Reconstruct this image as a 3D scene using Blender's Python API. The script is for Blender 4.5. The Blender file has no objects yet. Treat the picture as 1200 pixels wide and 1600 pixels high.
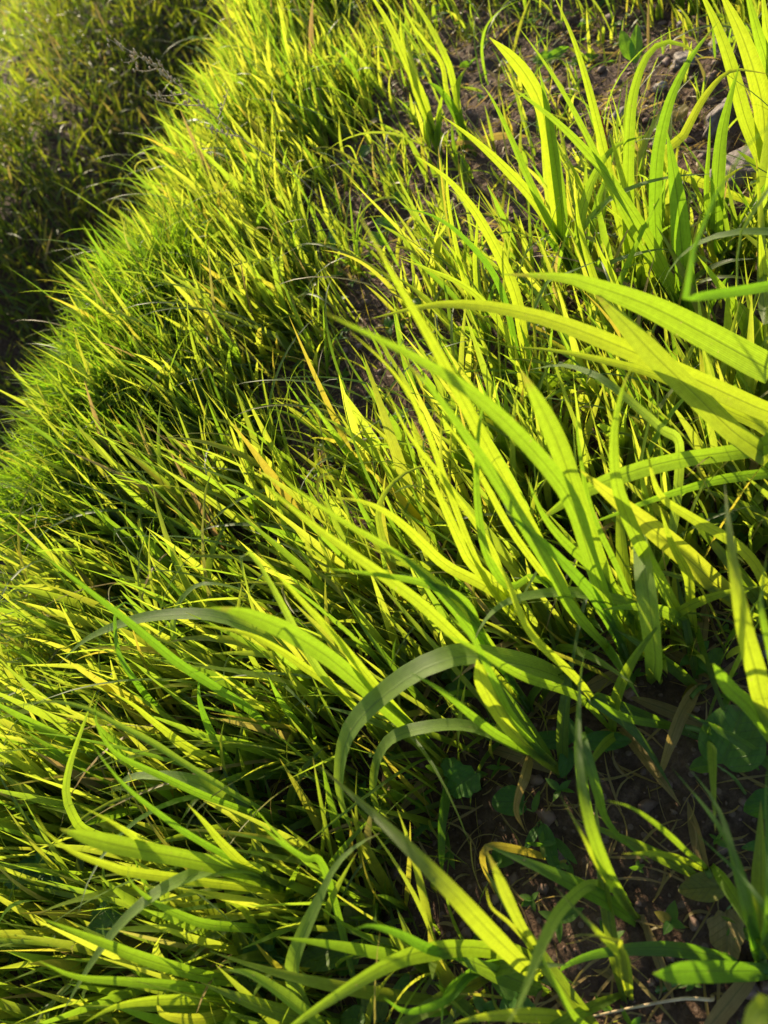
import bpy, math, random
import numpy as np
from mathutils import Vector, Matrix

random.seed(7)
R = np.random.default_rng(11)
D = bpy.data
SC = bpy.context.scene
COL = SC.collection

# ------------------------------------------------------------------ camera, sky, sun, exposure
CAM_H = 0.60
PITCH = math.radians(50)
RU, RV = 0.5431, 0.8397           # where straight down points in the picture
F_PX = 1200.0                   # focal length in pixels of the 1200 x 1600 photograph
R0 = np.array([1.0, 0, 0]); FW = np.array([0, math.cos(PITCH), -math.sin(PITCH)])
U0 = np.array([0, math.sin(PITCH), math.cos(PITCH)])
CX = RV * R0 - RU * U0
CY = RU * R0 + RV * U0
CP = np.array([0, 0, CAM_H])
cd = D.cameras.new('camera'); cam = D.objects.new('camera', cd); COL.objects.link(cam)
cam.matrix_world = Matrix(((CX[0], CY[0], -FW[0], CP[0]), (CX[1], CY[1], -FW[1], CP[1]), (CX[2], CY[2], -FW[2], CP[2]), (0, 0, 0, 1)))
cd.sensor_width = 36; cd.lens = F_PX / 1600 * 36
cd.clip_start = 0.02; cd.clip_end = 2000
cd.dof.use_dof = True; cd.dof.focus_distance = 0.66; cd.dof.aperture_fstop = 7.5
SC.camera = cam

SUN_EL = math.radians(25)
SUN_AZ = math.radians(6)      # from straight ahead (+Y), negative is left
W = D.worlds.new('World'); SC.world = W; W.use_nodes = True
nt = W.node_tree
sky = nt.nodes.new('ShaderNodeTexSky'); sky.sky_type = 'NISHITA'; sky.sun_disc = False
sky.sun_elevation = SUN_EL; sky.sun_rotation = SUN_AZ
bgn = nt.nodes['Background']; bgn.inputs['Strength'].default_value = 0.125
nt.links.new(sky.outputs[0], bgn.inputs[0])
sd = D.lights.new('sun', 'SUN'); sun = D.objects.new('sun', sd); COL.objects.link(sun)
sd.energy = 5.0; sd.angle = math.radians(0.5); sd.color = (1.0, 0.84, 0.58)
sdir = Vector((math.sin(SUN_AZ) * math.cos(SUN_EL), math.cos(SUN_AZ) * math.cos(SUN_EL), math.sin(SUN_EL)))
sun.rotation_euler = sdir.to_track_quat('Z', 'Y').to_euler()
SC.view_settings.view_transform = 'Standard'; SC.view_settings.look = 'None'
SC.view_settings.exposure = 0.95; SC.view_settings.gamma = 1
SC.render.engine = 'CYCLES'
SC.cycles.max_bounces = 7; SC.cycles.diffuse_bounces = 5; SC.cycles.transmission_bounces = 5

# ------------------------------------------------------------------ maths
def ray(px, py):
    d = CX * (px - 600) - CY * (py - 800) + FW * F_PX
    return d / np.linalg.norm(d)
def at(px, py, z=0.0):
    d = ray(px, py); t = (z - CAM_H) / d[2]
    return CP + d * t
def project(P):
    q = np.asarray(P) - CP
    zc = q @ FW
    zc = np.where(np.abs(zc) < 1e-4, 1e-4, zc)
    return 600 + (q @ CX) / zc * F_PX, 800 - (q @ CY) / zc * F_PX, zc
def hash2(i, j, s=0):
    v = np.sin(i * 127.1 + j * 311.7 + s * 74.7) * 43758.5453
    return v - np.floor(v)
def vnoise(x, y, s=0):
    i = np.floor(x); j = np.floor(y); f = x - i; g = y - j
    f = f * f * (3 - 2 * f); g = g * g * (3 - 2 * g)
    a = hash2(i, j, s); b = hash2(i + 1, j, s); c = hash2(i, j + 1, s); d = hash2(i + 1, j + 1, s)
    return (a * (1 - f) + b * f) * (1 - g) + (c * (1 - f) + d * f) * g - 0.5
def sstep(a, b, x):
    t = np.clip((x - a) / (b - a), 0, 1); return t * t * (3 - 2 * t)
_cr = [at(-60, 1310, 0), at(20, 1120, 0), at(115, 880, 0), at(195, 650, 0), at(292, 385, 0), at(400, 115, 0)]
CRX = [-8, _cr[0][0] - .6] + [p[0] for p in _cr] + [_cr[-1][0] + .8, 8]
CRY = [_cr[0][1] - 2.2, _cr[0][1] - .25] + [p[1] for p in _cr] + [_cr[-1][1] + 1.5, 16]
DROP = 0.42
def crest(x, y):                 # signed distance beyond the crest of the bank
    return (y - np.interp(x, CRX, CRY)) * 0.72
def H(x, y):
    x = np.asarray(x, float); y = np.asarray(y, float)
    s = crest(x, y) + 0.10 * vnoise(x * 3, y * 3, 5)
    z = -DROP * sstep(-0.05, 0.42, s)
    sw = s + .25 * vnoise(x * .9, y * .9, 77)
    z = z + 0.30 * sstep(.55, 1.10, sw)              # steep shaded side of the next terrace, facing away from the sun
    z = z - 0.14 * sstep(1.6, 2.6, sw) + 0.22 * sstep(2.9, 3.35, sw) - .12 * sstep(3.6, 4.6, sw) + .35 * sstep(5.5, 8.5, sw)
    near = 1 - sstep(3, 8, np.hypot(x, y))
    z = z + 0.05 * vnoise(x * 2.2, y * 2.2, 1) * (0.4 + 0.6 * near) + 0.15 * vnoise(x * .5, y * .5, 2) * sstep(3, 10, np.hypot(x, y))
    z = z + (0.022 * vnoise(x * 9, y * 9, 3) + 0.016 * vnoise(x * 23, y * 23, 4) + 0.012 * vnoise(x * 48, y * 48, 6) + 0.007 * vnoise(x * 95, y * 95, 8)) * near
    z = z + 0.6 * sstep(10, 60, y) * (1 + vnoise(x * .05, y * .05, 9))
    return z

# ------------------------------------------------------------------ scene bookkeeping
def tag(o, label=None, cat=None, group=None, kind=None):
    if label: o['label'] = label
    if cat: o['category'] = cat
    if group: o['group'] = group
    if kind: o['kind'] = kind
    return o
def empty(name, loc):
    o = D.objects.new(name, None); COL.objects.link(o); o.location = [float(v) for v in loc]
    o.empty_display_size = 0.02
    return o
def mesh(name, V, Fq, mat, parent=None, uv=None, tint=None, tris=False, smooth=True):
    """V (n,3) world coordinates, Fq (m,k) equal sized faces; uv (n,2), tint (n,3) per vertex"""
    V = np.asarray(V, np.float32); Fq = np.asarray(Fq, np.int32)
    m, k = Fq.shape
    me = D.meshes.new(name)
    if parent is not None: V = V - np.array(parent.location, np.float32)
    me.vertices.add(len(V)); me.vertices.foreach_set('co', V.ravel())
    me.loops.add(m * k); me.loops.foreach_set('vertex_index', Fq.ravel())
    me.polygons.add(m); me.polygons.foreach_set('loop_start', np.arange(0, m * k, k, dtype=np.int32))
    me.polygons.foreach_set('loop_total', np.full(m, k, np.int32))
    if smooth: me.polygons.foreach_set('use_smooth', np.ones(m, bool))
    if uv is not None:
        l = me.uv_layers.new(name='UVMap'); l.data.foreach_set('uv', np.asarray(uv, np.float32)[Fq.ravel()].ravel())
    if tint is not None:
        c = me.color_attributes.new('tint', 'FLOAT_COLOR', 'POINT')
        cc = np.ones((len(V), 4), np.float32); cc[:, :3] = tint; c.data.foreach_set('color', cc.ravel())
    me.update(); me.validate(clean_customdata=False)
    me.materials.append(mat)
    o = D.objects.new(name, me); COL.objects.link(o)
    if parent is not None: o.parent = parent
    return o

# ------------------------------------------------------------------ materials
class NT:
    def __init__(s, name):
        s.m = D.materials.new(name); s.m.use_nodes = True; s.t = s.m.node_tree; s.t.nodes.clear()
        s.out = s.t.nodes.new('ShaderNodeOutputMaterial')
    def n(s, typ, **k):
        o = s.t.nodes.new('ShaderNode' + typ)
        for a, v in k.items(): setattr(o, a, v)
        return o
    def l(s, a, b): s.t.links.new(a, b)
    def math(s, op, a, b=None, clamp=False):
        o = s.n('Math', operation=op, use_clamp=clamp)
        for i, v in enumerate((a, b)):
            if v is None: continue
            if isinstance(v, (int, float)): o.inputs[i].default_value = v
            else: s.l(v, o.inputs[i])
        return o.outputs[0]
    def mix(s, f, a, b, blend='MIX'):
        o = s.n('Mix', data_type='RGBA', blend_type=blend)
        for i, v in ((0, f), (6, a), (7, b)):
            if isinstance(v, (int, float)): o.inputs[i].default_value = v
            elif isinstance(v, tuple): o.inputs[i].default_value = (*v, 1)
            else: s.l(v, o.inputs[i])
        return o.outputs[2]
    def noise(s, vec, scale, detail=3, rough=.6):
        o = s.n('TexNoise'); o.inputs['Scale'].default_value = scale; o.inputs['Detail'].default_value = detail
        o.inputs['Roughness'].default_value = rough
        if vec is not None: s.l(vec, o.inputs['Vector'])
        return o
    def ramp(s, fac, stops):
        o = s.n('ValToRGB'); cr = o.color_ramp
        while len(cr.elements) < len(stops): cr.elements.new(.5)
        for e, (p, c) in zip(cr.elements, stops): e.position = p; e.color = (*c, 1)
        s.l(fac, o.inputs[0]); return o.outputs[0]

def leaf_material(name, refl_a, refl_b, tr_a, tr_b, veins=True, tmix=.55, rough=.42, spec=.28, broad=False):
    """tint.r picks between two greens, tint.g turns it yellow, tint.b turns it dead straw"""
    s = NT(name)
    at_ = s.n('Attribute', attribute_name='tint'); sep = s.n('SeparateColor'); s.l(at_.outputs['Color'], sep.inputs[0])
    r, g, b = sep.outputs
    tc = s.n('TexCoord'); uv = s.n('SeparateXYZ'); s.l(tc.outputs['UV'], uv.inputs[0])
    u, v = uv.outputs[0], uv.outputs[1]
    nz = s.noise(tc.outputs['Object'], 60, 3)
    # the tip and spots of a leaf go yellow first
    spot = s.math('MULTIPLY', s.math('SUBTRACT', nz.outputs[0], .45), 1.6)
    age = s.math('ADD', g, s.math('MULTIPLY', s.math('ADD', spot, s.math('MULTIPLY', v, .5)), g), clamp=True)
    refl = s.mix(r, refl_a, refl_b); tr = s.mix(r, tr_a, tr_b)
    refl = s.mix(age, refl, (.26, .22, .035)); tr = s.mix(age, tr, (.58, .48, .04))
    refl = s.mix(b, refl, (.38, .27, .11)); tr = s.mix(b, tr, (.40, .26, .08))
    tipn = s.math('ADD', v, s.math('MULTIPLY', s.math('SUBTRACT', nz.outputs[0], .5), .5))
    tip = s.math('MULTIPLY', s.math('MULTIPLY', s.math('SUBTRACT', tipn, .98), 14, clamp=True), .5)
    refl = s.mix(tip, refl, (.24, .15, .06)); tr = s.mix(tip, tr, (.30, .17, .04))
    sp = s.noise(tc.outputs['Object'], 420, 1); spk = s.math('MULTIPLY', s.math('SUBTRACT', sp.outputs[0], .74), 14, clamp=True)
    refl = s.mix(spk, refl, (.30, .26, .12)); tr = s.mix(spk, tr, (.50, .40, .10))
    bl = s.noise(tc.outputs['Object'], 260, 2)
    k = s.math('ADD', .78, s.math('MULTIPLY', bl.outputs[0], .44))
    sv = s.n('CombineXYZ'); s.l(s.math('MULTIPLY', u, 22), sv.inputs[0]); s.l(s.math('MULTIPLY', v, 2.2), sv.inputs[1]); s.l(s.math('MULTIPLY', r, 40), sv.inputs[2])
    stk = s.noise(sv.outputs[0], 1.0, 3)
    k = s.math('MULTIPLY', k, s.math('ADD', .62, s.math('MULTIPLY', stk.outputs[0], .76)))
    d = s.math('ABSOLUTE', s.math('SUBTRACT', u, .5))
    P = s.n('BsdfPrincipled'); P.inputs['Roughness'].default_value = rough
    P.inputs['Specular IOR Level'].default_value = spec
    T = s.n('BsdfTranslucent')
    if veins:
        w = s.math('SINE', s.math('MULTIPLY', u, 95.0)); vein = s.math('MULTIPLY', s.math('ADD', w, 1), .5)
        rib = s.math('SUBTRACT', 1, s.math('MULTIPLY', d, 20), clamp=True)
        k2 = s.math('ADD', .80, s.math('MULTIPLY', vein, .32))
        k = s.math('MULTIPLY', k, k2)
        ribm = s.math('MULTIPLY', rib, .55)
        refl = s.mix(ribm, refl, (.16, .24, .06))
        trr = s.math('SUBTRACT', 1, s.math('MULTIPLY', rib, .6))
        kt = s.math('MULTIPLY', k, trr)
        bp = s.n('Bump'); bp.inputs['Strength'].default_value = .35; bp.inputs['Distance'].default_value = .0006
        s.l(s.math('ADD', vein, s.math('MULTIPLY', rib, -1.5)), bp.inputs['Height'])
        s.l(bp.outputs[0], P.inputs['Normal'])
    else: kt = k
    if broad:
        # branching veins of a broad leaf: pale midrib with side veins running out to the edge
        side = s.math('SINE', s.math('MULTIPLY', s.math('SUBTRACT', v, s.math('MULTIPLY', d, .6)), 44.0))
        side = s.math('MULTIPLY', s.math('SUBTRACT', side, .82, ), 5, clamp=True)
        rib = s.math('SUBTRACT', 1, s.math('MULTIPLY', d, 34), clamp=True)
        vv = s.math('MAXIMUM', side, rib)
        refl = s.mix(s.math('MULTIPLY', vv, .4), refl, (.17, .25, .08))
        kt = s.math('MULTIPLY', k, s.math('SUBTRACT', 1, s.math('MULTIPLY', vv, .35)))
        bp = s.n('Bump'); bp.inputs['Strength'].default_value = .5; bp.inputs['Distance'].default_value = .0012
        s.l(s.math('ADD', s.math('MULTIPLY', vv, -1), nz.outputs[0]), bp.inputs['Height']); s.l(bp.outputs[0], P.inputs['Normal'])
    kc = s.n('CombineColor'); [s.l(k, kc.inputs[i]) for i in range(3)]
    ktc = s.n('CombineColor'); [s.l(kt, ktc.inputs[i]) for i in range(3)]
    s.l(s.mix(1.0, refl, kc.outputs[0], 'MULTIPLY'), P.inputs['Base Color'])
    s.l(s.mix(1.0, tr, ktc.outputs[0], 'MULTIPLY'), T.inputs['Color'])
    mx = s.n('MixShader'); mx.inputs[0].default_value = tmix
    s.l(P.outputs[0], mx.inputs[1]); s.l(T.outputs[0], mx.inputs[2]); s.l(mx.outputs[0], s.out.inputs[0])
    return s.m

M_BLADE = leaf_material('grass_blade', (.075, .135, .035), (.11, .15, .035), (.18, .38, .010), (.46, .58, .018))
M_SHEEN = leaf_material('grass_blade_painted_sheen', (.13, .22, .045), (.16, .24, .05), (.32, .50, .02), (.44, .56, .025), spec=.32, rough=.5)  # paler blade copy, the sheen of sun and sky put into its colour
M_STUFF = leaf_material('sward_blade', (.065, .105, .025), (.10, .13, .028), (.24, .44, .014), (.68, .73, .045), veins=False)
M_BROAD = leaf_material('broad_leaf', (.07, .17, .028), (.11, .20, .03), (.18, .44, .012), (.30, .56, .014), veins=False, broad=True, rough=.45)
M_SHADED = leaf_material('weed_painted_shade', (.05, .085, .014), (.09, .11, .02), (.15, .25, .012), (.38, .42, .02), veins=False, tmix=.45, rough=.5)  # darker greens stand in for the shade lying beyond the crest
M_FAR = leaf_material('distant_blade', (.055, .095, .02), (.09, .12, .025), (.18, .32, .012), (.48, .54, .03), veins=False)
M_BUSH = leaf_material('bushy_weed', (.05, .095, .016), (.08, .13, .018), (.22, .46, .010), (.48, .66, .018), veins=False, tmix=.5, rough=.5)

def plain(name, col, rough=.6, tr=None):
    s = NT(name); tc = s.n('TexCoord'); nz = s.noise(tc.outputs['Object'], 90, 4)
    c = s.ramp(nz.outputs[0], [(.3, tuple(x * .65 for x in col)), (.7, tuple(min(1, x * 1.25) for x in col))])
    P = s.n('BsdfPrincipled'); s.l(c, P.inputs['Base Color']); P.inputs['Roughness'].default_value = rough
    s.l(P.outputs[0], s.out.inputs[0]); return s.m
M_STRAW = plain('dry_straw', (.46, .34, .18), .6)
M_STEM = plain('green_stem', (.10, .17, .03), .5)
M_RED = plain('red_stem', (.42, .035, .03), .4)

def soil_material():
    s = NT('soil'); g = s.n('NewGeometry'); pos = g.outputs['Position']
    a = s.noise(pos, 14, 6, .65); b = s.noise(pos, 160, 5, .7); c = s.noise(pos, 3.0, 3)
    vo = s.n('TexVoronoi'); vo.inputs['Scale'].default_value = 95; s.l(pos, vo.inputs['Vector'])
    col = s.ramp(a.outputs[0], [(.3, (.036, .019, .011)), (.5, (.078, .043, .025)), (.72, (.14, .085, .052))])
    col = s.mix(s.math('MULTIPLY', b.outputs[0], .8), col, s.ramp(b.outputs[0], [(.35, (.032, .017, .010)), (.75, (.25, .16, .10))]))
    grit = s.math('GREATER_THAN', s.math('SUBTRACT', .34, vo.outputs['Distance']), .12)
    col = s.mix(s.math('MULTIPLY', grit, .4), col, (.30, .21, .155))
    P = s.n('BsdfPrincipled'); s.l(col, P.inputs['Base Color']); P.inputs['Roughness'].default_value = .85
    P.inputs['Specular IOR Level'].default_value = .25
    bp = s.n('Bump'); bp.inputs['Strength'].default_value = .9; bp.inputs['Distance'].default_value = .006
    hh = s.math('ADD', s.math('MULTIPLY', b.outputs[0], 1.2), s.math('SUBTRACT', 0, s.math('MULTIPLY', vo.outputs['Distance'], .8)))
    s.l(hh, bp.inputs['Height']); s.l(bp.outputs[0], P.inputs['Normal']); s.l(P.outputs[0], s.out.inputs[0]); return s.m
M_SOIL = soil_material()
def rock_material(name, c1, c2):
    s = NT(name); tc = s.n('TexCoord'); g = s.n('NewGeometry')
    a = s.noise(g.outputs['Position'], 70, 6, .65)
    oi = s.n('Attribute', attribute_name='tint'); sep = s.n('SeparateColor'); s.l(oi.outputs['Color'], sep.inputs[0])
    col = s.ramp(a.outputs[0], [(.32, c1), (.7, c2)])
    col = s.mix(s.math('MULTIPLY', sep.outputs[0], .5), col, (.24, .13, .09))
    P = s.n('BsdfPrincipled'); s.l(col, P.inputs['Base Color']); P.inputs['Roughness'].default_value = .7
    bp = s.n('Bump'); bp.inputs['Strength'].default_value = .7; bp.inputs['Distance'].default_value = .004
    s.l(a.outputs[0], bp.inputs['Height']); s.l(bp.outputs[0], P.inputs['Normal']); s.l(P.outputs[0], s.out.inputs[0]); return s.m
M_ROCK = rock_material('stone', (.085, .065, .05), (.23, .18, .145))
M_GRIT = rock_material('grit', (.07, .04, .025), (.22, .14, .09))
M_WHITE = rock_material('pale_stone', (.16, .13, .105), (.36, .31, .25))

# ------------------------------------------------------------------ ground
def grid(name, xs, ys, dz=0.0):
    X, Y = np.meshgrid(xs, ys); Z = H(X, Y) + dz
    V = np.stack([X, Y, Z], -1).reshape(-1, 3); nx, ny = len(xs), len(ys)
    i = np.arange(nx - 1)[None, :] + nx * np.arange(ny - 1)[:, None]
    Fq = np.stack([i, i + 1, i + nx + 1, i + nx], -1).reshape(-1, 4)
    return mesh(name, V, Fq, M_SOIL)
def axis(lo, a, b, hi, fine, n):
    l = a - np.geomspace(fine, a - lo, n)[::-1]; h = b + np.geomspace(fine, hi - b, n)
    return np.concatenate([l, np.arange(a, b, fine), h])
tag(grid('ground', axis(-300, -1.1, 1.5, 300, .006, 70), axis(-60, -.1, 2.6, 600, .006, 110)), kind='structure')

# ------------------------------------------------------------------ blade builder (many at once)
def blades(P0, az, el, L, Wd, bend, tw0, tw1, n, drift=None, fold=.25, tint=None, prof=0):
    N = len(L); t = np.linspace(0, 1, n + 1)[None, :]
    e = el[:, None] - bend[:, None] * t ** 1.6
    a = az[:, None] + (0 * t if drift is None else drift[:, None] * t)
    T = np.stack([np.cos(e) * np.cos(a), np.cos(e) * np.sin(a), np.sin(e)], -1)
    step = (L / n)[:, None, None]
    P = np.concatenate([np.zeros((N, 1, 3)), np.cumsum((T[:, :-1] + T[:, 1:]) / 2 * step, 1)], 1) + P0[:, None, :]
    B = np.stack([-np.sin(a), np.cos(a), np.zeros_like(a + e)], -1); Nn = np.cross(T, B)
    th = tw0[:, None] + (tw1 - tw0)[:, None] * t
    Bt = B * np.cos(th)[..., None] + Nn * np.sin(th)[..., None]; Nt = np.cross(T, Bt)
    w = width_profile(t) * Wd[:, None] / 2
    Lf = P + Bt * w[..., None] + Nt * (w * fold)[..., None]; Rt = P - Bt * w[..., None] + Nt * (w * fold)[..., None]
    V = np.stack([Lf, P, Rt], 2).reshape(-1, 3)
    k = 3 * np.arange(n)[:, None]; q = np.concatenate([k + np.array([0, 1, 4, 3]), k + np.array([1, 2, 5, 4])], 0)
    Fq = (q[None] + (np.arange(N) * 3 * (n + 1))[:, None, None]).reshape(-1, 4)
    uv = np.zeros((N, n + 1, 3, 2)); uv[..., 0] = np.array([0, .5, 1]); uv[..., 1] = t[..., None]
    tn = np.repeat(tint, 3 * (n + 1), 0) if tint is not None else None
    return V, Fq, uv.reshape(-1, 2), tn
def width_profile(t):
    return (0.5 + 0.5 * sstep(0, .3, t)) * np.clip(1 - np.clip((t - .4) / .6, 0, 1) ** 1.6, .02, 1)

# bare patches of the bank, laid down as ellipses on the soil: photo point, radii in metres, how much grass is left
def patch(px, py, rx, keep): p = at(px, py, .02); return (p[0], p[1], rx, keep)
BARE = [patch(1060, 120, .14, .06), patch(960, 60, .13, .12), patch(1130, 260, .10, .12), patch(830, 60, .16, .20), patch(740, 150, .17, .20), patch(560, 60, .12, .5), patch(680, 60, .13, .35),
        patch(640, 250, .15, .26), patch(720, 330, .13, .2), patch(600, 330, .12, .35), patch(560, 470, .09, .40), patch(470, 640, .07, .45), patch(820, 260, .12, .15),
        patch(830, 340, .09, .2), patch(1130, 480, .07, .1), patch(560, 600, .06, .35), patch(600, 560, .07, .2),
        patch(1020, 1330, .10, 0), patch(1130, 1270, .09, 0), patch(1150, 1480, .14, 0), patch(860, 1340, .06, .02), patch(770, 1310, .05, .05),
        patch(960, 1500, .09, 0), patch(1000, 1180, .05, .15), patch(720, 1430, .035, .2)]
def keep_at(x, y):
    k = np.ones_like(x)
    for (cx, cy, r, kp) in BARE:
        d = np.hypot(x - cx, y - cy) / r + .5 * vnoise(x * 14, y * 14, 31)
        k = np.minimum(k, kp + (1 - kp) * sstep(.75, 1.25, d))
    return k

def scatter(n, x0, x1, y0, y1):
    return R.uniform(x0, x1, n), R.uniform(y0, y1, n)
def in_view(x, y, z=0.1, m=260):
    px, py, zc = project(np.stack([x, y, np.full_like(x, z)], -1))
    return (zc > 0) & (px > -m) & (px < 1200 + m) & (py > -m) & (py < 1600 + m)

# --- broad bladed sward over the bank: each plant three to six blades from one base
def sward():
    x, y = scatter(92000, -1.2, 2.0, .08, 3.8)
    s = crest(x, y)
    clump = .55 + .9 * vnoise(x * 5, y * 5, 41)
    ok = (s < .14) & in_view(x, y) & (R.random(len(x)) < keep_at(x, y) * clump * (.40 + .35 * sstep(-.45, -.1, s)))
    px, py, zc = project(np.stack([x, y, np.zeros_like(x)], -1))
    # low density right in front of the lens, where only the traced plants stand
    near = np.hypot(x, y)
    ok &= R.random(len(x)) < np.clip((near - .10) / .24, .10, 1)
    ok &= ~((px > 800) & (py > 1120))
    x, y = x[ok], y[ok]; k = R.integers(3, 7, len(x))
    i = np.repeat(np.arange(len(x)), k); n = len(i)
    bx = x[i] + R.normal(0, .006, n); by = y[i] + R.normal(0, .006, n)
    size = (.7 + .5 * R.random(len(x)))[i]
    dist = np.hypot(bx, by)
    finez = sstep(-.28, -.62, bx - .25 * (by - .8))           # thin grass on the left shoulder
    kp = keep_at(bx, by)
    cr_ = crest(bx, by)
    L = R.uniform(.055, .18, n) * size * (1 - .25 * sstep(.75, 1.2, dist) * sstep(-.1, -.4, cr_)) * (1 - .15 * finez) * (.55 + .45 * kp) * (.85 + .15 * sstep(1.2, .5, dist))
    Wd = R.uniform(.0026, .0096, n) * size * (1 - .5 * finez) * (.7 + .3 * kp)
    az = R.uniform(0, 2 * np.pi, n)
    el = np.radians(R.uniform(66, 90, n)) - finez * .12
    lean = R.random(n) < .2                                  # blades nod over toward the crest
    az = np.where(lean, np.radians(R.normal(140, 35, n)), az)
    bend = R.gamma(1.1, .24, n) + finez * .25 + (R.random(n) < .08) * R.uniform(.8, 2, n)
    tw = R.uniform(-.9, .9, n)
    tint = np.stack([R.random(n), (R.random(n) < .06) * R.uniform(.2, .8, n), (R.random(n) < .02) * R.uniform(.5, 1, n)], -1)
    P0 = np.stack([bx, by, H(bx, by) - .004], -1)
    V, Fq, uv, tn = blades(P0, az, el, L, Wd, bend, tw, tw + R.normal(0, .5, n), 9, R.normal(0, .4, n), .22, tint)
    o = mesh('grass_sward', V, Fq, M_STUFF, uv=uv, tint=tn)
    tag(o, 'dense bright yellow-green grass covering the bank from crest to foreground', 'grass', kind='stuff')
sward()

# --- thin arching wisps that catch the light all over the bank
def wisps():
    x, y = scatter(9000, -1.0, 1.7, .2, 3.0)
    ok = (crest(x, y) < .16) & in_view(x, y) & (R.random(len(x)) < (.15 + .85 * keep_at(x, y)) * .6); x, y = x[ok], y[ok]; n = len(x)
    P0 = np.stack([x, y, H(x, y)], -1); tw = R.uniform(-.5, .5, n)
    az = np.where(R.random(n) < .6, np.radians(R.normal(150, 45, n)), R.uniform(0, 6.28, n))
    tint = np.stack([R.random(n) * .5, (R.random(n) < .1) * .4, (R.random(n) < .15) * R.uniform(.2, .9, n)], -1)
    V, Fq, uv, tn = blades(P0, az, np.radians(R.uniform(60, 88, n)), R.uniform(.10, .24, n), R.uniform(.0015, .0045, n), R.uniform(.5, 2.4, n), tw, tw + R.normal(0, .6, n), 12, R.normal(0, .6, n), .2, tint)
    tag(mesh('wispy_grass', V, Fq, M_STUFF, uv=uv, tint=tn), 'thin arching grass wisps catching the light over the bank', 'grass', kind='stuff')
wisps()

# --- thin short grass and seedlings filling in underneath
def fine():
    x, y = scatter(90000, -1.2, 2.0, -.05, 3.8)
    ok = (crest(x, y) < .25) & in_view(x, y, .03) & (R.random(len(x)) < (keep_at(x, y) * .85 + .03) * (.5 + .8 * vnoise(x * 7, y * 7, 51)) * .9)
    x, y = x[ok], y[ok]; n = len(x)
    L = R.uniform(.025, .10, n); Wd = R.uniform(.0015, .005, n)
    P0 = np.stack([x, y, H(x, y) - .002], -1)
    tint = np.stack([R.random(n), (R.random(n) < .14) * R.uniform(.3, 1, n), (R.random(n) < .10) * R.uniform(.5, 1, n)], -1)
    tw = R.uniform(-1.2, 1.2, n)
    V, Fq, uv, tn = blades(P0, R.uniform(0, 2 * np.pi, n), np.radians(R.uniform(35, 88, n)), L, Wd, R.gamma(2, .35, n), tw, tw, 6, R.normal(0, .6, n), .2, tint)
    tag(mesh('short_grass', V, Fq, M_STUFF, uv=uv, tint=tn), 'short thin grass seedlings under the taller blades', 'grass', kind='stuff')
fine()

# --- tiny broad seedlings on the soil between the blades
def seedlings():
    x, y = scatter(4200, -1.0, 1.6, -.15, 2.6); ok = in_view(x, y, .0) & (crest(x, y) < .1) & (vnoise(x * 6, y * 6, 71) > -.12)
    x, y = x[ok], y[ok]; n = len(x); i = np.repeat(np.arange(n), 4); m = len(i)
    az = (R.uniform(0, 6.28, n)[i] + np.tile(np.arange(4) * 1.6, n) + R.normal(0, .3, m)); hh = R.uniform(.004, .03, n)[i]
    P0 = np.stack([x[i], y[i], H(x[i], y[i]) + hh], -1); tw = R.normal(0, .4, m); L = R.uniform(.006, .017, n)[i] * R.uniform(.7, 1.2, m)
    tint = np.stack([R.random(m), (R.random(m) < .12) * R.uniform(.3, 1, m), (R.random(m) < .06) * .8], -1)
    V, Fq, uv, tn = blades(P0, az, R.uniform(.0, .7, m), L, L * R.uniform(.35, .6, n)[i], R.uniform(.3, 1.2, m), tw, tw, 6, None, .25, tint)
    tag(mesh('seedling_cover', V, Fq, M_BROAD, uv=uv, tint=tn), 'small broad-leaved seedlings dotted over the soil between the blades', 'seedlings', kind='stuff')
seedlings()

# --- dead straw and rootlets lying on the soil
def straw():
    x, y = scatter(26000, -.9, 1.5, -.2, 2.4); ok = in_view(x, y, .0) & (crest(x, y) < .1); x, y = x[ok], y[ok]; n = len(x)
    P0 = np.stack([x, y, H(x, y) + .002], -1); tw = R.uniform(-1, 1, n)
    tint = np.stack([R.random(n), R.random(n) * .6, R.uniform(.6, 1, n)], -1)
    V, Fq, uv, tn = blades(P0, R.uniform(0, 6.28, n), np.radians(R.uniform(0, 35, n)), R.uniform(.012, .06, n), R.uniform(.0006, .0028, n), R.uniform(.2, 1.2, n), tw, tw + R.normal(0, 1, n), 6, R.normal(0, 1.2, n), .2, tint)
    tag(mesh('straw_litter', V, Fq, M_STUFF, uv=uv, tint=tn), 'dead straw and rootlets littering the bare soil', 'litter', kind='stuff')
straw()

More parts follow.
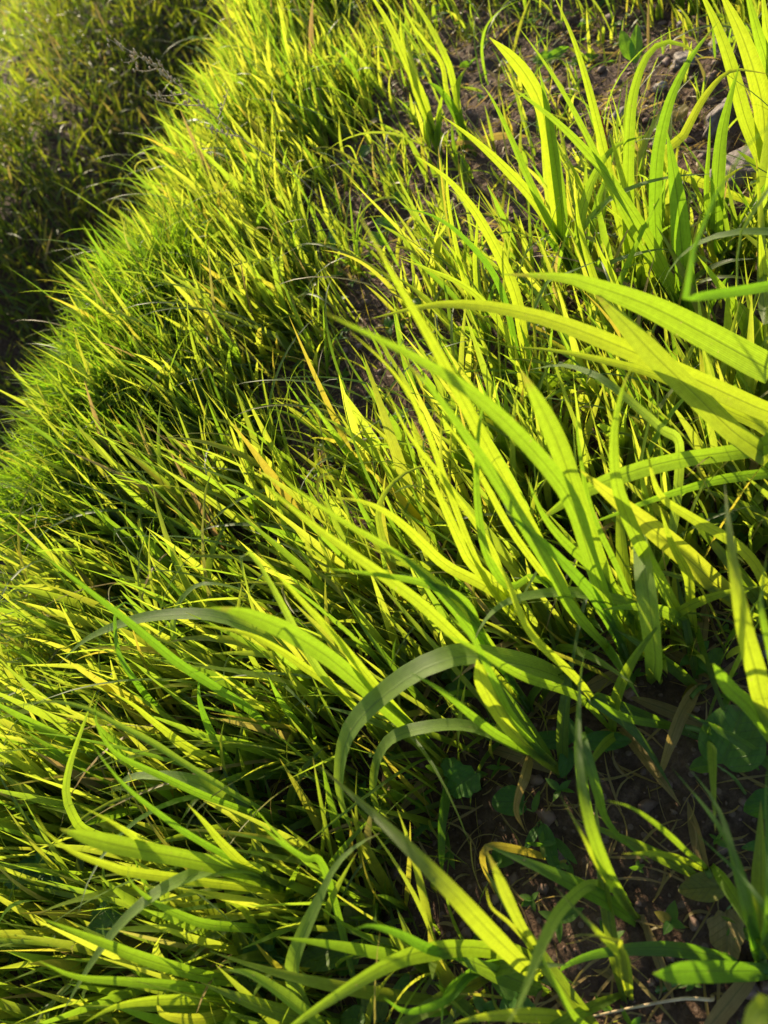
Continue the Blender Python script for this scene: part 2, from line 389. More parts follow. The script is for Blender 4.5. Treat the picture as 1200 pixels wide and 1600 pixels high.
# --- lower ground beyond the crest
def far():
    # sunlit grass further out, weeds with shade painted into their green near the path
    x, y = scatter(420000, -5, 9, 1.0, 16)
    s = crest(x, y); dist = np.hypot(x, y)
    ok = (s > .28) & in_view(x, y, -.3, 60) & (R.random(len(x)) < np.clip(2.6 / dist, .15, 1))
    x, y, s, dist = [v[ok] for v in (x, y, s, dist)]
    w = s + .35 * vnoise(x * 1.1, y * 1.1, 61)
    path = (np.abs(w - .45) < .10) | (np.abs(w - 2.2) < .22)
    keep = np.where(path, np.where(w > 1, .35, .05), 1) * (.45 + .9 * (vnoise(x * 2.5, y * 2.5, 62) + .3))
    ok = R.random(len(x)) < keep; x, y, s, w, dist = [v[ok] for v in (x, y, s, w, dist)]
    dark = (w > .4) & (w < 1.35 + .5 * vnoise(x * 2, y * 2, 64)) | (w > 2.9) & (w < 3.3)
    for nm, sel, mat, lab in (('weed_patch', dark, M_SHADED, 'low weeds beyond the bank crest with shade painted into their dark green'),
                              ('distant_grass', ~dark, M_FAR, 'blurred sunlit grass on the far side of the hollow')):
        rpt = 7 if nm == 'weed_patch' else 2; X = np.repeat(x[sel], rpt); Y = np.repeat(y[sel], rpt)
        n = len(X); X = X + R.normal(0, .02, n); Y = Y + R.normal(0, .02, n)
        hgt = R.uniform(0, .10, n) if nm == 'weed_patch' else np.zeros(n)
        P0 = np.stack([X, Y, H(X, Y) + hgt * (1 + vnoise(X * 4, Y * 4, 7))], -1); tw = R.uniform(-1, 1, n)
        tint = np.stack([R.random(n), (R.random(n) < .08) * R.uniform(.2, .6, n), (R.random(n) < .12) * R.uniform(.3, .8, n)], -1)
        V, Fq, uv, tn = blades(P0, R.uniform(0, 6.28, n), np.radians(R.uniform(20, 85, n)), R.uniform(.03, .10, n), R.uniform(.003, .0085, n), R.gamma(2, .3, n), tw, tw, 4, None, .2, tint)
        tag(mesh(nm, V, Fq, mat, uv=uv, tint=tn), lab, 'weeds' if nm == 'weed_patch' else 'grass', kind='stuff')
far()

# ------------------------------------------------------------------ gravel and stones
def ico():
    p = (1 + 5 ** .5) / 2
    v = np.array([(-1, p, 0), (1, p, 0), (-1, -p, 0), (1, -p, 0), (0, -1, p), (0, 1, p), (0, -1, -p), (0, 1, -p), (p, 0, -1), (p, 0, 1), (-p, 0, -1), (-p, 0, 1)], float)
    f = [(0, 11, 5), (0, 5, 1), (0, 1, 7), (0, 7, 10), (0, 10, 11), (1, 5, 9), (5, 11, 4), (11, 10, 2), (10, 7, 6), (7, 1, 8), (3, 9, 4), (3, 4, 2), (3, 2, 6), (3, 6, 8), (3, 8, 9), (4, 9, 5), (2, 4, 11), (6, 2, 10), (8, 6, 7), (9, 8, 1)]
    return v / np.linalg.norm(v[0]), f
def subdiv(v, f):
    v = [tuple(q) for q in v]; c = {}; out = []
    def mid(a, b):
        k = (min(a, b), max(a, b))
        if k not in c:
            m = (np.array(v[a]) + np.array(v[b])) / 2; v.append(tuple(m / np.linalg.norm(m))); c[k] = len(v) - 1
        return c[k]
    for a, b, d in f:
        x, y, z = mid(a, b), mid(b, d), mid(d, a); out += [(a, x, z), (b, y, x), (d, z, y), (x, y, z)]
    return np.array(v), out
I1 = subdiv(*ico()); I3 = subdiv(*subdiv(*I1))
def gravel():
    x, y = scatter(26000, -.8, 1.5, -.1, 2.2); bare = 1 - keep_at(x, y)
    ok = in_view(x, y, 0, 60) & (R.random(len(x)) < .12 + .88 * bare); x, y = x[ok], y[ok]; n = len(x)
    v, f = I1; r = .0008 + .0055 * R.random(n) ** 7
    sc = np.stack([r * R.uniform(.7, 1.4, n), r * R.uniform(.7, 1.4, n), r * R.uniform(.5, 1, n)], -1)
    jit = 1 + R.normal(0, .16, (n, len(v), 1))
    V = v[None] * jit * sc[:, None, :]; a = R.uniform(0, 6.28, n)[:, None]
    V = np.stack([V[..., 0] * np.cos(a) - V[..., 1] * np.sin(a), V[..., 0] * np.sin(a) + V[..., 1] * np.cos(a), V[..., 2]], -1)
    V = V + np.stack([x, y, H(x, y) + r * .2], -1)[:, None, :]
    Fq = (np.array(f)[None] + (np.arange(n) * len(v))[:, None, None]).reshape(-1, 3)
    tint = np.repeat(np.stack([R.random(n)] * 3, -1), len(v), 0)
    tag(mesh('gravel', V.reshape(-1, 3), Fq, M_GRIT, tint=tint, smooth=False), 'small reddish grit and crumbs scattered on bare soil', 'gravel', kind='stuff')
gravel()
def stone(px, py, wpx, hpx, ang, label, mat=None, seed=0, name='stone', flat=.6, cat='stone'):
    p = at(px, py, .01); z = float(H(p[0], p[1])); p = at(px, py, z + .008); d = np.linalg.norm(p - CP)
    a, b = wpx * d / F_PX / 2, hpx * d / F_PX / 2
    v, f = I3; V = v.copy()
    q = V * 1.7 + seed * 3.1
    nz = vnoise(q[:, 0] + q[:, 2], q[:, 1] - q[:, 2], seed) + .5 * vnoise(q[:, 0] * 2.3, q[:, 1] * 2.3 + q[:, 2] * 2.3, seed + 1)
    V = V * (1 + .55 * nz)[:, None]
    pl = np.sign(V) * np.abs(V) ** .8; V = V * .5 + pl * .5
    V = V * np.array([a, b, max(a, b) * flat])
    # turned on the ground so that its long side runs as in the photograph
    vd = CX * math.cos(ang) - CY * math.sin(ang); th = math.atan2(vd[1], vd[0])
    c, s_ = math.cos(th), math.sin(th)
    V = np.stack([V[:, 0] * c - V[:, 1] * s_, V[:, 0] * s_ + V[:, 1] * c, V[:, 2]], -1) + np.array([p[0], p[1], z + .002])
    o = mesh(name, V, np.array(f), mat or M_ROCK, tint=np.full((len(V), 3), .3 * random.random()))
    return tag(o, label, cat, 'stones on the bare soil')
STONES = [
 (1128, 182, 70, 28, -.95, 'long pale grey slab of stone leaning in the soil at top right', M_ROCK, 3),
 (1142, 60, 46, 50, .3, 'large rounded brown stone high at the right among tall blades', M_ROCK, 5),
 (1168, 262, 60, 80, 1.2, 'big brown boulder behind the blades at the right edge', M_ROCK, 8),
 (1072, 92, 40, 34, .4, 'grey brown stone just right of the hooked grass blade', M_ROCK, 9),
 (1031, 129, 17, 12, -.3, 'small rounded beige pebble right of the hooked grass blade', M_WHITE, 12),
 (970, 176, 32, 18, -.7, 'flat brown stone left of the hooked grass blade', M_ROCK, 14),
 (949, 166, 12, 11, 0, 'tiny orange round pebble above the red stem', plain('orange_stone', (.42, .19, .10), .6), 17),
 (1066, 32, 16, 14, 0, 'small reddish pebble on the bare soil at the top', M_ROCK, 19),
 (1195, 1002, 26, 36, .2, 'pale cream stone at the right edge beside the broad upright leaf', M_WHITE, 23),
 (1022, 690, 44, 16, -.2, 'whitish flat stone under the crossing leaves at right', M_WHITE, 27),
 (1000, 40, 14, 10, .5, 'little grey pebble in the bare soil left of the boulders', M_ROCK, 31),
]
for a in STONES: stone(*a[:6], mat=a[6], seed=a[7])

# ------------------------------------------------------------------ traced grass plants
def catmull(P, n):
    P = np.asarray(P, float); P = np.vstack([2 * P[0] - P[1], P, 2 * P[-1] - P[-2]])
    m = len(P) - 3; seg = np.linalg.norm(P[2:-1] - P[1:-2], axis=1); cum = np.concatenate([[0], np.cumsum(seg)])
    out = []
    for s in np.linspace(0, cum[-1], n + 1):
        i = min(int(np.searchsorted(cum, s, 'right')) - 1, m - 1); u = (s - cum[i]) / max(seg[i], 1e-9)
        a, b, c, d = P[i:i + 4]
        out.append(.5 * (2 * b + (c - a) * u + (2 * a - 5 * b + 4 * c - d) * u * u + (3 * b - a - 3 * c + d) * u ** 3))
    return np.array(out)
def closest_h(px, py, B):
    """height at which the sight line of a photo point passes nearest to the vertical above base B"""
    d = ray(px, py); w = CP - B; u = np.array([0, 0, 1.0])
    b = d @ u; dd = d @ w; e = u @ w; den = 1 - b * b
    return float((e - b * dd) / den) + B[2]
def traced_path(pts, B, h=None, hscale=1.0, lift=0.0, cap=.47):
    z = []
    for i, p in enumerate(pts):
        zz = closest_h(p[0], p[1], B) if len(p) < 3 else p[2]
        z.append(min(max(zz * (hscale if len(p) < 3 else 1) + (lift if len(p) < 3 else 0), B[2] + .012), B[2] + cap if len(p) < 3 else .47))
    if h is not None: z = list(np.interp(np.linspace(0, 1, len(pts)), np.linspace(0, 1, len(h)), h))
    z = np.array(z)
    if h is None and len(z) > 2: z[1:-1] = .25 * z[:-2] + .5 * z[1:-1] + .25 * z[2:]
    Q = np.array([at(p[0], p[1], zz) for p, zz in zip(pts, z)])
    if h is None and len(Q) > 4:                     # an ordinary blade is one clean curve
        c = np.concatenate([[0], np.cumsum([math.hypot(pts[i + 1][0] - pts[i][0], pts[i + 1][1] - pts[i][1]) for i in range(len(pts) - 1)])]); c /= c[-1]
        Q = .25 * Q + .75 * np.stack([np.polyval(np.polyfit(c, Q[:, k], 3), c) for k in range(3)], -1)
    return Q
def ribbon(path, wmax, tint, parent, twist=0.0, twist1=None, fold=.28, blunt=False, name='leaf', mat=None, n=30, wavy=1.0, face=0):
    P = catmull(path, n); T = np.gradient(P, axis=0); T /= np.linalg.norm(T, axis=1)[:, None]
    # smooth sight-independent frame: start with the blade turned as seen, then carried along the curve
    Vd = P - CP; Vd /= np.linalg.norm(Vd, axis=1)[:, None]
    B = np.cross(T, Vd); B /= np.maximum(np.linalg.norm(B, axis=1), 1e-6)[:, None]
    for i in range(1, n + 1):
        if B[i] @ B[i - 1] < 0: B[i] = -B[i]
    for _ in range(3): B[1:-1] = (B[:-2] + B[1:-1] * 2 + B[2:]) / 4
    B -= T * np.sum(B * T, 1)[:, None]; B /= np.linalg.norm(B, axis=1)[:, None]
    N = np.cross(T, B)
    if face:                     # turn the blade a little so that it shows its sunny or its shaded side as in the photograph
        S = np.array(sdir); best = None
        for c in np.linspace(-.8, .8, 17):
            Nc = np.cross(T, B * math.cos(c) + N * math.sin(c)); toward = np.sign(np.sum(Nc * -Vd, 1))
            dd = float(np.mean(((Nc @ S) * toward)[n // 3:])); sc = min(dd * face, .45) - .22 * abs(c) ** 2
            if best is None or sc > best[0]: best = (sc, c)
        twist = best[1] + random.uniform(-.12, .12)
    t = np.linspace(0, 1, n + 1); tw = twist + ((twist if twist1 is None else twist1) - twist) * t
    tw = tw + wavy * .10 * np.sin(t * random.uniform(4, 9) + random.uniform(0, 6))
    Bt = B * np.cos(tw)[:, None] + N * np.sin(tw)[:, None]; Nt = np.cross(T, Bt)
    if blunt: w = (.5 + .5 * sstep(0, .25, t)) * np.clip(1 - np.clip((t - .8) / .2, 0, 1) ** 2.2, .05, 1)
    else: w = (.50 + .50 * sstep(0, .35, t)) * np.clip(1 - np.clip((t - .5) / .5, 0, 1) ** 1.8, .02, 1)
    w = w * wmax / 2 / max(.62, math.cos(twist))
    cols = []
    wig = .05 * np.sin(t * random.uniform(18, 30) + random.uniform(0, 6))
    for c, fo in ((-1, 1.0), (-.55, .45), (0, 0.0), (.55, .45), (1, 1.0)):
        cols.append(P + Bt * (w * c)[:, None] + Nt * (w * (fold * fo + (wig * abs(c) * (1 if c > 0 else -1))))[:, None])
    V = np.stack(cols, 1).reshape(-1, 3)
    k = 5 * np.arange(n)[:, None, None] + np.arange(4)[None, :, None]
    Fq = (k + np.array([0, 1, 6, 5])[None, None, :]).reshape(-1, 4)
    uv = np.zeros((n + 1, 5, 2)); uv[..., 0] = np.array([0, .225, .5, .775, 1]); uv[..., 1] = t[:, None]
    tn = np.repeat(np.tile(np.array(tint, float), (n + 1, 1)), 5, 0)
    return mesh(name, V, Fq, mat or M_BLADE, parent, uv=uv.reshape(-1, 2), tint=tn)
def tube(path, r, mat, parent, name='stem', n=16, k=6, tip=.5):
    P = catmull(path, n); T = np.gradient(P, axis=0); T /= np.linalg.norm(T, axis=1)[:, None]
    a = np.cross(T, np.array([.3, .2, .9])); a /= np.linalg.norm(a, axis=1)[:, None]; b = np.cross(T, a)
    rr = r * np.linspace(1, tip, n + 1); an = np.linspace(0, 2 * np.pi, k, endpoint=False)
    V = (P[:, None] + (a[:, None] * np.cos(an)[None, :, None] + b[:, None] * np.sin(an)[None, :, None]) * rr[:, None, None]).reshape(-1, 3)
    i = k * np.arange(n)[:, None] + np.arange(k)[None]; j = k * np.arange(n)[:, None] + (np.arange(k)[None] + 1) % k
    Fq = np.stack([i, j, j + k, i + k], -1).reshape(-1, 4)
    return mesh(name, V, Fq, mat, parent, uv=np.zeros((len(V), 2)), tint=np.zeros((len(V), 3)))

GP = 'grass plants in the foreground of the bank'
TINTS = {'g': (.35, 0, 0), 'b': (.95, 0, 0), 'd': (0, 0, 0), 's': (.15, 0, .06), 'y': (.9, .17, 0), 'Y': (.9, .85, 0), 'x': (.5, .35, .8), 'm': (.6, .12, 0)}
def plant(base, label, leaves, cap=.34, name='grass_plant', cat='grass plant', group=GP):
    B = at(base[0], base[1], 0.0); B = at(base[0], base[1], float(H(B[0], B[1])))
    root = empty(name, B); paths = []
    for lf in leaves:
        pts, w, kind = lf[0], lf[1], lf[2]; o = lf[3] if len(lf) > 3 else {}
        pts = list(pts)
        if np.hypot(pts[0][0] - base[0], pts[0][1] - base[1]) > np.hypot(pts[-1][0] - base[0], pts[-1][1] - base[1]): pts = pts[::-1]
        if o.get('rev'): pts = pts[::-1]
        path = traced_path(pts, B, o.get('h'), o.get('hs', 1), o.get('lift', 0), cap)
        path = np.vstack([B + np.array([random.uniform(-.003, .003), random.uniform(-.003, .003), -.004]), path])
        dist = np.min(np.linalg.norm(path[len(path) // 2:] - CP, axis=1)) * .5 + .5 * np.linalg.norm(path[len(path) // 2] - CP)
        tint = np.array(TINTS[kind]) + np.array([random.uniform(-.2, .2), 0, 0]); tint = np.clip(tint, 0, 1)
        ribbon(path, w * .74 * dist / F_PX, tint, root, o.get('tw', random.uniform(-.45, .45)), o.get('tw1'), blunt=o.get('blunt', False), fold=o.get('fold', .26), face=(1 if kind == 's' else -1), mat=M_SHEEN if kind == 's' else M_BLADE)
        paths.append(path)
    if len(paths) > 1:
        for k in (range(5) if math.hypot(B[0], B[1] - .1) > .22 else (0, 1, 4)):                            # the younger inner blades and one dead one at the foot
            dead = k == 4
            a = random.uniform(0, 6.28); e = math.radians(random.uniform(5, 30) if dead else random.uniform(60, 86)); L = random.uniform(.05, .09) if dead else random.uniform(.08, .17)
            bd = random.uniform(.3, 1.0); q = [B + np.array([random.uniform(-.006, .006), random.uniform(-.006, .006), -.003 if not dead else .004])]
            for j in range(5):
                ee = e - bd * (j / 4) ** 1.5; q.append(q[-1] + np.array([math.cos(ee) * math.cos(a), math.cos(ee) * math.sin(a), math.sin(ee)]) * L / 5)
                if dead: q[-1][2] = max(q[-1][2], B[2] + .003)
            ribbon(q, random.uniform(.005, .010), TINTS['x'] if dead else np.clip(np.array(TINTS['g']) + np.array([random.uniform(-.3, .5), 0, 0]), 0, 1), root, random.uniform(-.8, .8), n=16)
        C = catmull(max(paths, key=len), 40); d = np.linalg.norm(B - CP)
        k = min(40, int(np.argmax(np.cumsum(np.linalg.norm(np.diff(C, axis=0), axis=1)) > .045)) + 1)
        tube(C[:k:max(1, k // 4)] if k > 4 else C[:5], .0026, M_STEM, root, 'stem', n=8, tip=.75)
    return tag(root, label, cat, group)

PL = [
 # ---- right edge, broad leaves sweeping to the left, close to the lens
 ((1330, 860), 'largest broad-leaved grass plant sweeping in from the right edge above the middle', [
  ([(1230, 592, .17), (1200, 577, .185), (1087, 514, .24), (1012, 476, .275), (930, 450, .305), (881, 431, .32), (784, 429, .335)], 66, 'g', {'tw': .1, 'fold': .2}),
  ([(1240, 664, .15), (1200, 642, .17), (1069, 582, .22), (967, 545, .255), (862, 502, .285), (775, 480, .30), (719, 472, .305), (662, 478, .305), (580, 499, .30)], 42, 'b', {'tw': -.1}),
  ([(1230, 740, .14), (1144, 676, .18), (1087, 612, .22), (1027, 562, .25), (975, 505, .28), (925, 452, .30)], 44, 'm', {'blunt': True}),
  ([(1230, 700, .13), (1130, 640, .17), (1060, 600, .20), (1000, 575, .22), (880, 553, .25), (790, 540, .26)], 24, 'b'),
 ]),
 ((1310, 940), 'grass plant at the right edge whose two arching leaves cross left over the middle', [
  ([(1230, 690, .2), (1200, 699, .13), (1125, 710, .16), (1050, 717, .18), (975, 740, .19), (900, 777, .19), (838, 816, .18)], 34, 'g', {'blunt': True}),
  ([(1230, 735, .18), (1200, 740, .11), (1125, 747, .135), (1076, 762, .15), (1012, 781, .16), (975, 800, .16), (889, 830, .16)], 24, 'g'),
 ]),
 ((1215, 990), 'grass plant with a twisted yellow leaf ending in a brown tip right of centre', [
  ([(1129, 920), (1110, 909), (1069, 867), (1012, 819), (952, 774), (904, 732)], 48, 'y', {'tw': .2}),
  ([(1190, 900), (1150, 850), (1080, 810), (1030, 770), (1010, 700)], 24, 'b'),
 ]),
 ((1260, 1230), 'grass plant with one broad upright blade striped by shadows at the right edge', [
  ([(1200, 1115), (1181, 1044), (1162, 987), (1151, 912), (1140, 837), (1132, 755)], 44, 'b', {'tw': 0}),
  ([(1181, 1116), (1140, 1075), (1114, 1037)], 30, 'd', {'blunt': True}),
  ([(1200, 1000), (1190, 930), (1200, 860)], 24, 'g'),
 ]),
 ((1090, 1010), 'grass plant with a silvery leaf folded over and hanging tip down right of centre', [
  ([(1050, 930), (1015, 860), (998, 822), (1002, 850), (1009, 900), (1016, 950), (1024, 1025), (1027, 1062)], 38, 's', {'h': [.0, .1, .15, .17, .165, .14, .12, .10, .09], 'rev': False}),
  ([(1060, 960), (1030, 900), (1000, 850), (970, 790), (958, 740), (964, 669), (975, 605), (986, 571)], 33, 'g'),
  ([(1040, 960), (990, 950), (960, 935), (881, 927), (799, 939), (755, 970), (741, 1006)], 24, 's'),
  ([(1080, 950), (1075, 900), (1050, 850), (1030, 790)], 20, 'b'),
 ]),
 ((1020, 1010), 'grass plant with a broad blade rising to a pale bent tip right of centre', [
  ([(960, 930), (934, 875), (915, 819), (892, 747), (870, 687), (836, 624), (815, 578)], 42, 'g', {'blunt': True}),
  ([(990, 930), (1040, 870), (1061, 706), (1031, 669), (975, 620), (937, 590), (881, 571), (825, 578)], 20, 's', {'h': [0, .08, .12, .2, .22, .24, .24, .22, .2]}),
  ([(970, 900), (925, 800), (905, 700), (900, 640)], 14, 'g'),
  ([(980, 960), (940, 900), (880, 850), (850, 800), (820, 740)], 22, 'g'),
 ]),
 ((985, 1040), 'grass plant with the longest straight leaf running up left past the centre', [
  ([(930, 900), (900, 790), (850, 727), (775, 650), (719, 597), (640, 552), (561, 515), (505, 488)], 46, 'g', {'tw': .15, 'fold': .4}),
  ([(900, 960), (870, 900), (800, 790), (740, 700), (680, 610), (625, 560)], 34, 'g'),
  ([(940, 950), (900, 900), (840, 840), (790, 800)], 26, 'd'),
 ]),
 ((930, 1000), 'grass plant with a tall lime blade pointing straight up left of the longest leaf', [
  ([(860, 880), (800, 770), (745, 670), (700, 574), (662, 506), (625, 457), (595, 397), (561, 334)], 37, 'b', {'tw': 0}),
  ([(850, 900), (797, 931), (775, 894), (756, 837), (747, 762), (745, 687), (756, 631), (767, 590)], 20, 'g'),
  ([(850, 900), (800, 830), (760, 760), (720, 690), (674, 640)], 18, 'b'),
 ]),
 ((860, 1010), 'leafy grass plant at the centre with a hooked leaf curling right', [
  ([(740, 930), (680, 900), (650, 880), (617, 875), (599, 845), (591, 796), (610, 759), (647, 732), (696, 727)], 20, 'm', {'h': [0, .07, .1, .12, .13, .15, .17, .18, .175, .16]}),
  ([(790, 930), (737, 882), (722, 849), (700, 800), (670, 747), (655, 710)], 27, 'b'),
  ([(780, 930), (700, 886), (662, 852), (640, 826), (606, 800), (560, 785), (516, 777)], 28, 'b'),
  ([(790, 950), (740, 870), (674, 687), (662, 661), (640, 612), (595, 567), (550, 519)], 17, 'b'),
  ([(800, 940), (770, 860), (700, 760), (640, 680), (602, 605)], 15, 'b'),
 ]),
 ((830, 1110), 'grass plant with parallel leaves laid over to the left below the centre', [
  ([(780, 1060), (719, 1006), (662, 942), (606, 905), (550, 867), (494, 826), (437, 777), (400, 747)], 30, 'b'),
  ([(760, 1010), (730, 939), (662, 916), (606, 901), (550, 888), (505, 890)], 23, 'g'),
  ([(770, 1010), (700, 930), (599, 852), (561, 830), (524, 800), (475, 766), (419, 751), (428, 720), (456, 699)], 22, 'g'),
  ([(790, 1050), (740, 990), (700, 940), (640, 880), (600, 850)], 24, 'd'),
 ]),
 ((960, 1140), 'grass plant with a great silvery leaf arching left and curling down below the centre', [
  ([(910, 1080), (850, 1049), (767, 1030), (719, 1026), (662, 1045), (610, 1079), (561, 1124), (539, 1165), (531, 1225), (542, 1277), (565, 1322)], 42, 's', {'h': [0, .08, .13, .17, .18, .18, .17, .155, .14, .11, .08, .055], 'tw': -.3}),
  ([(900, 1060), (830, 990), (790, 900), (760, 860)], 20, 'b'),
  ([(905, 1090), (830, 1060), (790, 1045), (740, 1010), (690, 990)], 22, 'g'),
 ]),
 ((885, 1205), 'grass plant with a narrower hooked leaf arching just inside the great silvery one', [
  ([(850, 1185), (812, 1169), (775, 1150), (719, 1135), (662, 1139), (614, 1154), (591, 1187), (584, 1232), (591, 1262), (625, 1292)], 27, 's', {'h': [0, .03, .07, .10, .12, .12, .11, .09, .07, .05, .03]}),
  ([(850, 1180), (800, 1120), (770, 1060), (740, 1000), (700, 960)], 20, 'g'),
  ([(830, 1170), (790, 1130), (755, 1070), (745, 1030)], 32, 'b', {'blunt': True}),
  ([(840, 1180), (780, 1150), (740, 1120), (690, 1080), (640, 1050)], 20, 'g'),
 ]),
 ((700, 1190), 'grass plant with a wide blunt leaf laid left across the sward below the centre', [
  ([(620, 1120), (546, 1055), (501, 1017), (449, 987), (412, 972), (375, 954), (330, 950)], 40, 'g', {'blunt': True, 'tw': .1}),
  ([(640, 1130), (569, 1060), (531, 1002), (490, 950)], 18, 'b'),
  ([(650, 1140), (600, 1090), (540, 1010), (470, 940), (400, 860)], 20, 'b'),
 ]),
 ((620, 1180), 'grass plant with the long thin-tipped leaf arching far left across the sward', [
  ([(560, 1110), (450, 1014), (375, 976), (319, 961), (244, 963), (187, 976), (131, 1002), (90, 1040)], 24, 's', {'h': [0, .08, .14, .16, .17, .17, .165, .15, .13]}),
  ([(540, 1090), (470, 1040), (430, 1010), (380, 990), (300, 975)], 20, 'b'),
  ([(560, 1110), (500, 1060), (470, 1010), (450, 950), (412, 867), (375, 856), (364, 867), (371, 897), (401, 942)], 18, 's'),
 ]),
 ((470, 1200), 'grass plant with one dark blade pointing up left over fine grass at left', [
  ([(400, 1120), (340, 1070), (281, 1044), (244, 1010), (210, 976), (169, 946), (131, 916), (86, 882), (52, 860)], 21, 'd'),
  ([(390, 1120), (320, 1070), (275, 1000), (277, 950), (300, 920), (326, 912), (375, 920), (412, 939)], 12, 's', {'h': [0, .05, .1, .13, .15, .16, .16, .14, .12]}),
 ]),
 ((400, 1240), 'grass plant whose narrow leaf folds in a hook on top near the left edge', [
  ([(320, 1180), (240, 1100), (210, 1062), (187, 1025), (180, 987), (182, 950), (202, 942), (230, 960)], 14, 'd', {'h': [0, .06, .12, .14, .16, .17, .18, .18, .17]}),
  ([(370, 1210), (341, 1165), (322, 1127), (311, 1090), (311, 1052)], 17, 'd'),
  ([(360, 1200), (300, 1170), (240, 1130), (210, 1100), (170, 1080)], 16, 'b'),
 ]),
 ((470, 1290), 'grass plant with a dark ribbed leaf bowed over in the lower left', [
  ([(420, 1290), (379, 1281), (345, 1247), (307, 1225), (255, 1214), (199, 1217), (187, 1244)], 25, 's', {'h': [0, .03, .07, .1, .12, .13, .13, .11]}),
  ([(400, 1270), (319, 1250), (250, 1200), (187, 1187), (161, 1157), (146, 1124), (146, 1094), (160, 1085)], 16, 'g'),
  ([(420, 1270), (380, 1250), (300, 1200), (240, 1160), (180, 1140), (131, 1101), (67, 1094), (0, 1112)], 14, 's'),
 ]),
 ((505, 1400), 'large spreading grass plant in the lower left with one leaf standing upright', [
  ([(420, 1370), (340, 1350), (230, 1330), (139, 1300), (116, 1277), (103, 1240), (109, 1195), (124, 1150), (150, 1079)], 19, 'g', {'h': [0, .02, .05, .09, .12, .135, .15, .165, .18, .2]}),
  ([(440, 1380), (255, 1334), (210, 1307), (169, 1281), (124, 1259)], 22, 'b'),
  ([(440, 1380), (319, 1319), (244, 1266), (187, 1221), (142, 1161)], 14, 'd'),
  ([(450, 1385), (397, 1364), (349, 1319), (319, 1285), (292, 1255)], 21, 'b'),
  ([(430, 1380), (340, 1352), (225, 1330), (150, 1312), (94, 1296)], 34, 'g', {'blunt': True}),
  ([(430, 1390), (225, 1367), (169, 1349), (112, 1330), (67, 1300), (56, 1270)], 22, 'b'),
 ]),
 ((480, 1450), 'grass plant with a long greyish leaf arching down to the bottom left corner', [
  ([(450, 1409), (424, 1379), (394, 1358), (330, 1360), (262, 1386), (210, 1424), (169, 1469), (131, 1525), (94, 1589)], 22, 's', {'h': [0, .05, .09, .13, .17, .19, .19, .18, .16, .14]}),
  ([(400, 1450), (322, 1446), (281, 1427), (244, 1409), (210, 1386), (191, 1367), (206, 1349)], 19, 'g'),
  ([(420, 1470), (380, 1420), (340, 1400), (300, 1390)], 14, 'b'),
 ]),
 ((420, 1570), 'low grass plant of flat leaves fanning left along the bottom left', [
  ([(390, 1540), (319, 1525), (225, 1499), (169, 1476), (112, 1454), (64, 1435)], 23, 'g'),
  ([(405, 1555), (375, 1575), (319, 1589), (262, 1589), (244, 1570), (250, 1545)], 20, 'y'),
  ([(390, 1560), (300, 1545), (200, 1530), (120, 1530), (60, 1500)], 18, 'g'),
  ([(400, 1570), (330, 1560), (250, 1565), (180, 1570), (130, 1600)], 18, 'b'),
 ]),
 ((560, 1620), 'grass plant with an s-shaped twisted leaf hanging over the bottom left of centre', [
  ([(520, 1610), (486, 1585), (464, 1544), (460, 1506), (475, 1461), (501, 1405), (524, 1356), (557, 1322), (593, 1302)], 30, 's', {'h': [0, .03, .06, .09, .12, .15, .17, .18, .18, .17]}),
  ([(500, 1600), (450, 1562), (394, 1525), (349, 1514)], 20, 's'),
  ([(560, 1560), (509, 1364), (475, 1341), (437, 1315), (400, 1281)], 17, 'g'),
 ]),
 ((862, 1535), 'grass plant with a bright straight leaf rising diagonally over soil at bottom centre', [
  ([(830, 1515), (794, 1487), (756, 1450), (719, 1401), (662, 1345), (606, 1292), (550, 1244), (494, 1191)], 39, 'b', {'tw': 0}),
  ([(831, 1514), (794, 1491), (737, 1480), (662, 1487), (606, 1506), (531, 1551), (460, 1600), (400, 1650)], 31, 'g', {'h': [0, .03, .07, .12, .16, .18, .2, .2, .2]}),
  ([(839, 1491), (816, 1450), (794, 1405), (775, 1360), (760, 1330)], 22, 'm', {'blunt': True}),
  ([(845, 1510), (826, 1480), (800, 1440), (765, 1420), (760, 1385)], 9, 'y'),
 ]),
 ((940, 1630), 'close pale grass plant cut by the bottom edge right of the centre', [
  ([(905, 1600), (870, 1588), (806, 1585), (750, 1589), (690, 1605)], 26, 'b', {'h': [0, .05, .1, .12, .14, .15]}),
  ([(900, 1590), (870, 1540), (850, 1500), (846, 1470), (880, 1460)], 14, 'g'),
 ]),
 ((1000, 1432), 'tall thin grass plant alone on bare soil, one leaf bent down to red tip', [
  ([(990, 1427), (964, 1394), (941, 1356), (926, 1300), (915, 1244), (907, 1187), (902, 1112), (900, 1056), (919, 1015)], 27, 'g', {'tw': 0}),
  ([(964, 1394), (935, 1330), (912, 1240), (904, 1150), (915, 1176), (934, 1240), (945, 1277), (967, 1307), (997, 1334), (1016, 1349)], 24, 'g', {'h': [0, .02, .07, .12, .155, .15, .12, .10, .08, .06, .05]}),
  ([(970, 1400), (937, 1356), (911, 1307), (874, 1240)], 17, 'b'),
  ([(965, 1396), (952, 1388), (919, 1384), (881, 1416), (859, 1450), (836, 1502), (814, 1562), (787, 1610)], 26, 's', {'h': [0, .03, .08, .13, .18, .21, .24, .27, .29]}),
 ]),
 ((1112, 1368), 'small grass seedling with two thin leaves and a reddish tip on bare soil', [
  ([(1100, 1352), (1080, 1337), (1031, 1292), (986, 1262), (949, 1251)], 13, 'g'),
  ([(1095, 1357), (1070, 1345), (1050, 1337), (1020, 1334), (971, 1334)], 12, 'b'),
 ]),
 ((1188, 1502), 'dark blue-green grass plant forking into narrow pointed leaves at the lower right', [
